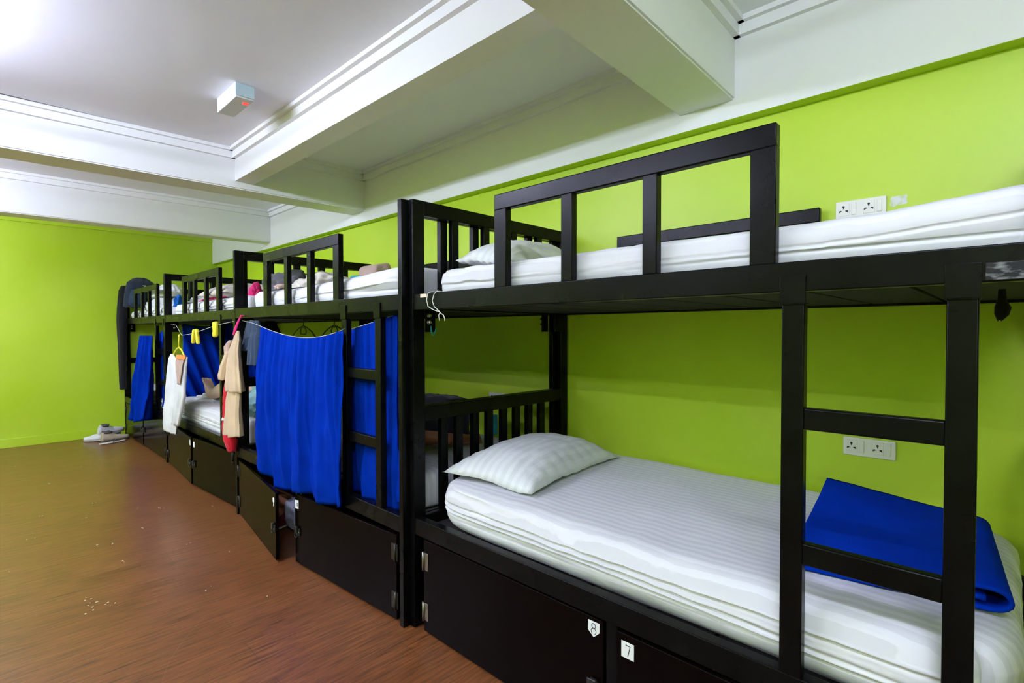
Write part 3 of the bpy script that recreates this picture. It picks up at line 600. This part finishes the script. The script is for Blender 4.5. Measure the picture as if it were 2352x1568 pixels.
# jackets at the far end
t = thing('jacket', 'navy jacket with small pale emblem over the far upper corner', 'jacket', (1.445, 7.78, 1.60))
garment('body', '', '', [(.365, .03, .06, .05, .03), (.35, .03, .06, .085, .05), (.30, .025, .02, .14, .08), (.22, 0.01, -.02, .15, .10), (.12, -.01, -.06, .15, .10), (.0, -.02, -.09, .155, .09), (-.012, -.02, -.09, .13, .07)], 'navy_cloth', 4, .010, seed=2, parent=t, axis='x')
garment('sleeve', '', '', [(.20, -.03, -.13, .07, .05), (.12, -.04, -.16, .085, .055), (.03, -.05, -.17, .085, .05), (-.005, -.05, -.16, .06, .03)], 'dark_denim', 4, .006, seed=5, parent=t, axis='x')
b = BM()
for k in range(3): box(b, .005 + k * .018, .018 + k * .018, -.094, -.088, .232, .262, .002)
obj('emblem', b, 'white_cloth', t)['label'] = 'pale stitched emblem'
garment('black_jacket', 'long black jacket hanging down the farthest post beside the wall', 'jacket', [(1.862, 1.33, 7.93, .05, .035), (1.80, 1.315, 7.92, .06, .05), (1.6, 1.295, 7.90, .075, .05), (1.35, 1.29, 7.90, .085, .05), (1.1, 1.292, 7.92, .075, .04), (.85, 1.295, 7.94, .06, .035), (.58, 1.30, 7.95, .045, .03)], 'black_cloth', 4, .006, seed=3)

# ------------------------------------------------------------------ blue folded towel on the near lower bunk
b = BM()
prof = []
for k in range(15): prof.append((.40 - .38 * k / 14, .008))                    # bottom layer
for k in range(1, 8): prof.append((.02 - .034 * math.sin(math.pi * k / 8), .008 + .028 * (1 - math.cos(math.pi * k / 8))))
for k in range(16): prof.append((.02 + .40 * k / 15, .064 + .012 * math.sin(k / 15 * 3)))
def f(u, v):
    i = v * (len(prof) - 1); k = min(int(i), len(prof) - 2); y = lerp(prof[k][0], prof[k + 1][0], i - k); z = lerp(prof[k][1], prof[k + 1][1], i - k)
    topq = max(0, (v - .6) / .4)
    z += .045 * topq ** 2 * u ** 2 + .006 * fbm((u * 3, v * 4, 2)) - .018 * topq * (1 - u)
    return (1.56 + .60 * u + .10 * (.2 - y) * (1 - u) + .02 * math.sin(v * 5), y + .05 * u, .648 + z)
grid(b, 44, 74, f); o = obj('folded_towel', b, 'blue_towel'); solid(o, .008)
tag(o, 'folded royal blue towel lying at the foot of the near lower bunk', 'towel')
b = BM()
grid(b, 20, 24, lambda u, v: (1.60 + .52 * u, .03 + .33 * v + .04 * u, .648 + .032 + .004 * fbm((u * 3, v * 3, 9)))); o2 = obj('inner_fold', b, 'blue_towel', o); solid(o2, .012)

# ------------------------------------------------------------------ sockets
def socket(y0, y1, zt, lab):
    t_ = thing('wall_socket', lab, 'wall socket', (XW, (y0 + y1) / 2, zt - .036), 'white double wall sockets'); w_ = (y1 - y0)
    b_ = BM(); box(b_, -.010, .002, -w_ / 2, w_ / 2, -.036, .036, .003); obj('face_plate', b_, 'white_plastic', t_)
    for s in (1, -1):
        c_ = s * w_ / 4
        b_ = BM(); box(b_, -.012, -.009, c_ - .005, c_ + .032, -.022, .026, .001)
        for dy, dz, a in ((0, .013, 1), (.0105, -.006, 0), (-.0105, -.006, 0)):
            if a: cyl(b_, (-.0125, c_ + .014 + dy, dz), (-.0115, c_ + .014 + dy, dz), .0042, 10, 1); box(b_, -.0125, -.0115, c_ + .0125, c_ + .0155, dz - .009, dz, 0, 1)
            else: prism(b_, [(-.0125, c_ + .014 + dy + q * (1 if dy > 0 else -1), dz + r_) for q, r_ in ((-.005, .0015), (.005, -.004), (.004, .0045), (-.003, .005))][::1], [(-.0115, c_ + .014 + dy + q * (1 if dy > 0 else -1), dz + r_) for q, r_ in ((-.005, .0015), (.005, -.004), (.004, .0045), (-.003, .005))], 1)
        obj('outlet', b_, ['white_plastic', 'socket_hole'], t_)
        b_ = BM(); box(b_, -.0135, -.009, c_ - .028, c_ - .012, -.022, .026, .002); obj('switch', b_, 'white_plastic', t_)
socket(.303, .474, .873, 'white double wall socket behind the near ladder, lower bunk level')
socket(.342, .509, 1.808, 'white double wall socket above the near upper mattress')
socket(2.36, 2.525, .885, 'white double wall socket beside the second lower bunk, half hidden by the headboard')

# small things on the near bunk
b = BM(); box(b, 1.3175, 1.3195, 1.756, 1.80, 1.437, 1.452, .0004); tag(obj('tape_strip', b, 'kraft_tape'), 'short cream tape strip on the near upper rail by the post', 'tape')
b = BM()
tube(b, [(1.41, 1.848, 1.318), (1.41, 1.846, 1.29), (1.418, 1.846, 1.276), (1.428, 1.846, 1.285)], .003, 6); tube(b, [(1.428, 1.846, 1.285), (1.438, 1.846, 1.31)], .003, 6); tag(obj('plastic_hook', b, 'teal_plastic'), 'small teal plastic hook on the near post under the upper rail', 'hook')
garment('cloth_strap', 'black cloth strip dangling under the near upper bunk by the ladder', 'strap', [(1.385, 1.55, .012, .006, .003), (1.36, 1.55, .012, .008, .003), (1.345, 1.55, .01, .014, .005), (1.33, 1.55, .012, .012, .004), (1.318, 1.55, .016, .004, .002)], 'black_cloth', 2, .001, n=12)

# ------------------------------------------------------------------ things on the second lower bunk
t = thing('handbag', 'black handbag with pale strap by the wall on the second lower bunk', 'bag', (2.02, 2.52, .63))
b = BM(); rbox(b, (0, 0, .135), (.10, .15, .13), .035, 8, 10, 8, lambda p, n_: (.012 * fbm((p.x * 8, p.y * 8, p.z * 9)), .01 * fbm((p.x * 8, p.y * 7 + 3, p.z * 9)), .02 * fbm((p.x * 7, p.y * 9, 2)))); obj('body', b, 'black_cloth', t)
b = BM(); tube(b, [(-.085, .125, .25), (-.115, .105, .21), (-.118, .085, .16), (-.118, .075, .11)], .009, 6, flat=.4); obj('strap', b, 'tan_cloth', t)['label'] = 'pale strap'
b = BM(); cyl(b, (-.105, -.07, .2), (-.112, -.07, .2), .009, 8); obj('clasp', b, 'steel', t)
b = BM(); box(b, 0, .05, 0, .04, 0, .13, .004); o = obj('carton', b, 'blue_box'); o.location = (2.28, 2.36, .63); tag(o, 'small blue carton standing by the wall behind the slatted headboard', 'box')
heap('teal_blanket', 1.64, 4.22, .645, .42, .32, .19, 'teal_cloth', 'pale teal blanket bunched at the near end of the third lower bunk', 'blanket', 31, rough=.3)
heap('green_cushion', 1.56, 4.11, .645, .18, .13, .10, 'dark_teal_cloth', 'dark green cushion in front of the pale teal blanket', 'cushion', 33, rough=.2)
heap('white_cloth', 1.62, 5.50, .645, .26, .5, .065, 'white_cloth', 'rumpled white cloth lying under the bare feet', 'cloth', 35, rough=.5)

# ------------------------------------------------------------------ people (skinned bodies)
def skin_body(name, chains, mat_, parent, root=0, sub=2):
    verts, edges, rad = [], [], []; key = {}
    for ch in chains:
        prev = None
        for it in ch:
            if isinstance(it, str): i = key[it]
            else:
                nm, p, r_ = it; i = len(verts); verts.append(p); rad.append(r_ if isinstance(r_, tuple) else (r_, r_)); key[nm] = i
            if prev is not None: edges.append((prev, i))
            prev = i
    me = bpy.data.meshes.new(name); me.from_pydata(verts, edges, []); me.materials.append(M[mat_])
    o = bpy.data.objects.new(name, me); C.objects.link(o); o.parent = parent
    md = o.modifiers.new('skin', 'SKIN'); md.use_smooth_shade = True; md.branch_smoothing = .3
    for i, sv in enumerate(me.skin_vertices[0].data): sv.radius = rad[i]; sv.use_root = (i == key[root] if isinstance(root, str) else i == root)
    subsurf(o, sub); return o
def leg(s, hip, knee, ankle, toe_dir, up_dir, k=1.0, toes=True, fk=1.0):
    """chain from hip to foot; foot grows along toe_dir, heel opposite"""
    H_, K_, A_ = Vector(hip), Vector(knee), Vector(ankle); td = Vector(toe_dir).normalized(); ud = Vector(up_dir).normalized(); sd = td.cross(ud)
    ch = [('pelvis' if 0 else 'hip' + s, H_, .085 * k), ('th' + s, H_.lerp(K_, .5), .072 * k), ('kn' + s, K_, .052 * k), ('cf' + s, K_.lerp(A_, .32), .054 * k), ('sh' + s, K_.lerp(A_, .7), .038 * k), ('an' + s, A_, .032 * k), ('mf' + s, A_ + td * .06 - ud * .018, (.034 * k, .026 * k)), ('ba' + s, A_ + td * .125 - ud * .028, (.04 * k, .019 * k))]
    out = [ch, ['an' + s, ('he' + s, A_ - td * .045 - ud * .028, .028 * k)]]
    if toes:
        for j, (off, ln, r_) in enumerate(((-.030, .050, .0125), (-.012, .046, .0095), (.003, .042, .009), (.017, .036, .0085), (.030, .030, .008))):
            p0 = A_ + td * .135 - ud * .03 + sd * off
            out.append(['ba' + s, ('t%d' % j + s, p0 + td * .012, r_), ('u%d' % j + s, p0 + td * ln - ud * .006, r_ * .95)])
    return out
# person on the third lower bunk: lies propped at the near end, bare feet towards the far end
T = thing('person', 'person lying on the third lower bunk, bare feet crossed on white cloth', 'person', (0, 0, 0))
px, hz = 1.66, .745
body = [[('pelvis', Vector((px, 4.62, hz)), .12), ('waist', Vector((px, 4.48, hz + .03)), .115), ('chest', Vector((px + .01, 4.33, hz + .10)), .13), ('neck', Vector((px + .02, 4.22, hz + .20)), .05), ('jaw', Vector((px + .02, 4.185, hz + .255)), .07), ('head', Vector((px + .02, 4.15, hz + .31)), .092), ('crown', Vector((px + .02, 4.12, hz + .36)), .075)],
        ['jaw', ('nose', Vector((px + .02, 4.262, hz + .285)), .018)],
        ['chest', ('shL', Vector((px - .16, 4.30, hz + .10)), .055), ('elL', Vector((px - .22, 4.46, hz - .02)), .042), ('wrL', Vector((px - .10, 4.58, hz + .09)), .028), ('haL', Vector((px - .05, 4.61, hz + .115)), (.034, .018))],
        ['chest', ('shR', Vector((px + .18, 4.30, hz + .10)), .055), ('elR', Vector((px + .24, 4.46, hz - .02)), .042), ('wrR', Vector((px + .14, 4.58, hz + .09)), .028), ('haR', Vector((px + .08, 4.61, hz + .115)), (.034, .018))]]
for s in 'LR':
    base = body[2 if s == 'L' else 3][-1][1]
    for j in range(4): body.append(['ha' + s, ('f%d' % j + s, base + Vector(((.03 if s == 'L' else -.03), .012 * j - .018, .012)), .009), ('g%d' % j + s, base + Vector(((.06 if s == 'L' else -.06), .012 * j - .018, .0)), .008)])
    body.append(['wr' + s, ('h' + s, base + Vector((0, -.035, .02)), .0105), ('i' + s, base + Vector(((.025 if s == 'L' else -.025), -.04, .03)), .0095)])
l1 = leg('a', (px - .06, 4.66, hz), (1.58, 4.99, .80), (1.55, 5.36, .705), (-.12, .40, 1), (.0, -1, .30), 1.42)
l2 = leg('b', (px + .09, 4.66, hz), (1.76, 5.00, .77), (1.70, 5.33, .70), (.15, .30, 1), (0, -1, .3), .92)
for l in (l1, l2): l[0] = ['pelvis'] + l[0]
skin_body('body', body + l1 + l2, 'light_skin', T, 'pelvis')
garment('shirt', '', '', [(hz - .10, px, 4.42, .14, .19), (hz + .02, px, 4.40, .165, .20), (hz + .12, px + .01, 4.33, .17, .13), (hz + .19, px + .02, 4.26, .12, .07)], 'teal_cloth', 3, .004, seed=2, parent=T, axis='x')['label'] = 'pale teal shirt'
garment('shorts', '', '', [(hz - .10, px + .015, 4.66, .17, .14), (hz + .0, px + .015, 4.66, .19, .16), (hz + .10, px + .015, 4.66, .15, .13)], 'grey_cloth', 3, .004, seed=4, parent=T, axis='x')
b = BM(); rbox(b, (px + .02, 4.115, hz + .335), (.088, .075, .098), .065, 6, 6, 6, lambda p, n_: tuple(.008 * fbm((p.x * 14, p.y * 14, p.z * 14)) * q for q in n_)); obj('hair', b, 'hair', T)
# person on the second lower bunk: on the side, knees bent, bare leg towards the near end
T = thing('person', 'person lying behind the big blue curtain, bare tan leg seen through the slats', 'person', (0, 0, 0))
hz = .74; hx = 1.80
body = [[('pelvis', Vector((hx, 2.78, hz + .02)), .125), ('waist', Vector((hx - .02, 2.96, hz + .01)), .11), ('chest', Vector((hx - .02, 3.20, hz + .03)), .13), ('neck', Vector((hx - .03, 3.40, hz + .02)), .05), ('jaw', Vector((hx - .04, 3.47, hz + .02)), .07), ('head', Vector((hx - .03, 3.55, hz + .03)), .092), ('crown', Vector((hx - .02, 3.60, hz + .03)), .08)],
        ['jaw', ('nose', Vector((hx - .155, 3.53, hz + .02)), .017)],
        ['chest', ('shL', Vector((hx - .04, 3.30, hz + .13)), .055), ('elL', Vector((hx - .22, 3.14, hz + .06)), .042), ('wrL', Vector((hx - .24, 3.36, hz - .05)), .028), ('haL', Vector((hx - .22, 3.44, hz - .06)), (.034, .018))],
        ['chest', ('shR', Vector((hx - .10, 3.32, hz - .04)), .055), ('elR', Vector((hx - .30, 3.28, hz - .07)), .042), ('wrR', Vector((hx - .26, 3.48, hz - .07)), .028), ('haR', Vector((hx - .22, 3.54, hz - .07)), (.034, .018))]]
for s in 'LR':
    base = body[2 if s == 'L' else 3][-1][1]
    for j in range(4): body.append(['ha' + s, ('f%d' % j + s, base + Vector((.012 * j - .018, .03, 0)), .009), ('g%d' % j + s, base + Vector((.012 * j - .018, .062, -.004)), .008)])
    body.append(['wr' + s, ('h' + s, base + Vector((-.036, -.012, .004)), .0105), ('i' + s, base + Vector((-.05, .012, .004)), .0095)])
l1 = leg('a', (hx - .06, 2.74, hz + .07), (1.50, 2.46, .745), (1.885, 2.225, .685), (1, -.10, .05), (0, -.6, .8), .95)
l2 = leg('b', (hx + .02, 2.70, hz - .02), (1.66, 2.40, .70), (1.97, 2.34, .675), (1, -.25, 0), (.1, -.5, .8), .92)
for l in (l1, l2): l[0] = ['pelvis'] + l[0]
skin_body('body', body + l1 + l2, 'tan_skin', T, 'pelvis')
garment('shorts', '', '', [(hz - .11, hx - .04, 2.76, .17, .13), (hz + .0, hx - .05, 2.74, .19, .15), (hz + .14, hx - .04, 2.76, .15, .12)], 'grey_cloth', 3, .004, seed=4, parent=T, axis='x')
garment('shirt', '', '', [(hz - .11, hx - .02, 3.10, .14, .20), (hz + .03, hx - .03, 3.10, .165, .22), (hz + .165, hx - .02, 3.12, .12, .17)], 'white_cloth', 3, .004, seed=6, parent=T, axis='x')
b = BM(); rbox(b, (hx + .005, 3.575, hz + .03), (.09, .085, .10), .07, 6, 6, 6, lambda p, n_: tuple(.008 * fbm((p.x * 14, p.y * 14, p.z * 14)) * q for q in n_)); obj('hair', b, 'hair', T)
pillow(1.82, 3.62, .655, .62, .40, .10, 0, 'white pillow under a sleeping head behind the big blue curtain', seed=12)

# ------------------------------------------------------------------ things in the open locker of the second bunk
t = thing('plastic_bag', 'pale grey plastic bag standing in the open locker', 'bag', (1.47, 3.33, 0))
b = BM(); rbox(b, (0, 0, .105), (.075, .10, .10), .06, 8, 8, 8, lambda p, n_: (.018 * fbm((p.x * 9, p.y * 9, p.z * 9)), .018 * fbm((p.x * 9 + 3, p.y * 9, p.z * 9)), .02 * fbm((p.x * 9, p.y * 9 + 5, 1)))); obj('body', b, 'plastic_bag', t)
b = BM(); tube(b, [(0, -.03, .19), (.0, -.035, .235), (.01, -.01, .25), (0, .03, .235), (0, .03, .19)], .012, 6, flat=.5); obj('tied_handle', b, 'plastic_bag', t)
t = thing('sneaker', 'dark red sneaker with white stripes in the open locker', 'shoe', (1.56, 3.62, .0))
def shoe(t_, Ls, up_m, sole_m, seed, ank=.09, w_=.045):
    rows = []
    for k in range(13):
        u = k / 12; y = (u - .5) * Ls; ww = w_ * (math.sin(math.pi * min(1, .12 + u * .86)) ** .5) * (1 - .12 * math.sin(u * 6)); rows.append((y, ww, u))
    b_ = BM(); loft(b_, [[(ww * math.cos(a) * .98, y, .014 + .013 * math.sin(a)) for a in [2 * math.pi * k / 14 for k in range(14)]] for y, ww, u in rows]); obj('sole', b_, sole_m, t_)
    b_ = BM(); rings = []
    for y, ww, u in rows:
        h = .035 + (ank - .035) * max(0, min(1, (.62 - u) / .42)) ** .7 if u < .62 else .05 - .022 * (u - .62) / .38
        rings.append([(ww * .92 * math.cos(a) * (1 - .25 * max(0, math.sin(a))), y, .026 + max(0, math.sin(a)) * h + min(0, math.sin(a)) * .004) for a in [2 * math.pi * k / 16 for k in range(16)]])
    loft(b_, rings); obj('upper', b_, up_m, t_)
    b_ = BM(); loft(b_, [[(.026 * math.cos(a) * s_, -Ls * .27 + .045 * math.sin(a) * s_, z_) for a in [2 * math.pi * k / 12 for k in range(12)]] for z_, s_ in ((.026 + ank * .80, .9), (.032 + ank * .98, 1), (.03 + ank * .86, .75))]); obj('opening', b_, 'shoe_sole', t_)
    b_ = BM()
    for k in range(4): tube(b_, [(-.022, -.02 + k * .018, .072 - k * .007), (0, -.018 + k * .018, .083 - k * .008), (.022, -.02 + k * .018, .072 - k * .007)], .0028, 5)
    obj('laces', b_, 'white_cloth', t_)
shoe(t, .27, 'maroon_cloth', 'rubber', 1); t.rotation_euler = (0, 0, R(115))
b = BM(); rbox(b, (0, 0, .05), (.09, .16, .05), .01, 3, 3, 2); o = obj('shoe_box', b, 'brown_cloth'); o.location = (1.50, 3.72, .0); tag(o, 'brown box at the back of the open locker', 'box')
# move the sneaker onto the floor beside the box
t.location = (1.42, 3.47, 0)

# ------------------------------------------------------------------ shoes by the far wall
def floor_shoe(x, y, z, rz, um, sm, lab, roll=0, pitch=0):
    t_ = thing('sneaker', lab, 'shoe', (x, y, z), 'shoes piled by the far wall'); shoe(t_, .28, um, sm, 1); t_.rotation_euler = (R(pitch), R(roll), R(rz))
floor_shoe(1.02, 7.76, 0, 62, 'shoe_white', 'rubber', 'white sneaker at the left of the pile by the far wall')
floor_shoe(1.12, 7.90, 0, 75, 'shoe_white', 'shoe_sole', 'white sneaker at the back of the pile against the far wall')
floor_shoe(1.15, 7.80, .075, -70, 'shoe_white', 'rubber', 'white sneaker lying on top of the pile by the far wall', roll=14)
floor_shoe(1.17, 7.66, 0, -80, 'shoe_tan', 'shoe_sole', 'tan shoe at the front of the pile by the far wall')
t = thing('flip_flop', 'flat grey flip flop in front of the shoe pile', 'flip flop', (1.13, 7.535, 0)); t.rotation_euler = (0, 0, R(-72))
b = BM(); loft(b, [[(.042 * (math.sin(math.pi * min(1, .12 + u * .86)) ** .5) * math.cos(a), (u - .5) * .27, .008 + .008 * math.sin(a)) for a in [2 * math.pi * k / 10 for k in range(10)]] for u in [k / 10 for k in range(11)]]); obj('sole', b, 'rubber', t)
b = BM(); tube(b, [(-.036, -.02, .014), (-.025, .02, .04), (0, .06, .018), (.025, .02, .04), (.036, -.02, .014)], .005, 6); obj('strap', b, 'shoe_sole', t)
# paint flecks and a scratch on the boards
b = BM(); rnd = random.Random(5)
for (x, y) in [(.702, 5.28), (.382, 3.15), (.362, 3.12), (.515, 3.99), (.561, 3.94), (.568, 3.59), (.812, 2.9), (1.237, 4.19), (1.2, 4.25), (.956, 4.46), (.94, 4.5), (.435, 5.91), (.29, 6.9), (.142, 5.87), (.839, 4.61), (.527, 4.62), (.104, 3.89), (.40, 3.2), (.37, 3.22), (.43, 3.1), (.33, 4.9), (.62, 5.0), (.75, 4.1), (.9, 3.6), (1.0, 2.6), (.45, 3.05), (.36, 3.05), (1.05, 3.3), (.24, 4.4), (.7, 6.4)]:
    for q in range(2):
        r_ = rnd.uniform(.0015, .005); cx, cy = x + rnd.uniform(-.02, .02), y + rnd.uniform(-.02, .02); pp = [(cx + r_ * rnd.uniform(.5, 1.3) * math.cos(a), cy + r_ * rnd.uniform(.5, 1.3) * math.sin(a)) for a in [2 * math.pi * k / 6 for k in range(6)]]
        prism(b, [(p[0], p[1], .0) for p in pp], [(p[0], p[1], .0015) for p in pp])
tag(obj('paint_flecks', b, 'paint_chip'), 'tiny white paint flecks scattered over the brown floor', 'flecks', kind='stuff')

fl = bpy.data.objects['floor']
mat('scratch_pale', (.33, .19, .11), .6)
b = BM()
for off in (0, .012): 
    pts = [(.84 + off, 2.78), (.72 + off * .8, 2.64), (.595 + off * .4, 2.488), (.52, 2.37), (.465, 2.24), (.45, 2.18)]
    tube(b, [(p[0], p[1], .0) for p in pts], .0007, 4, flat=.4)
obj('scratch', b, 'scratch_pale', fl)
m = mat('worn_metal', (.02, .02, .02), .5, .2); vary(m, (.006, .006, .006), (.20, .21, .20), 70, (1, .6, 1.6), 10, .48, .75)
bed = bpy.data.objects['bunk_bed']
b = BM(); box(b, .0012, .003, .032, .128, ZR0 + .004, ZR0 + .036); obj('worn_patch', b, 'worn_metal', bed)['label'] = 'scuffed bare patch on the rail end'
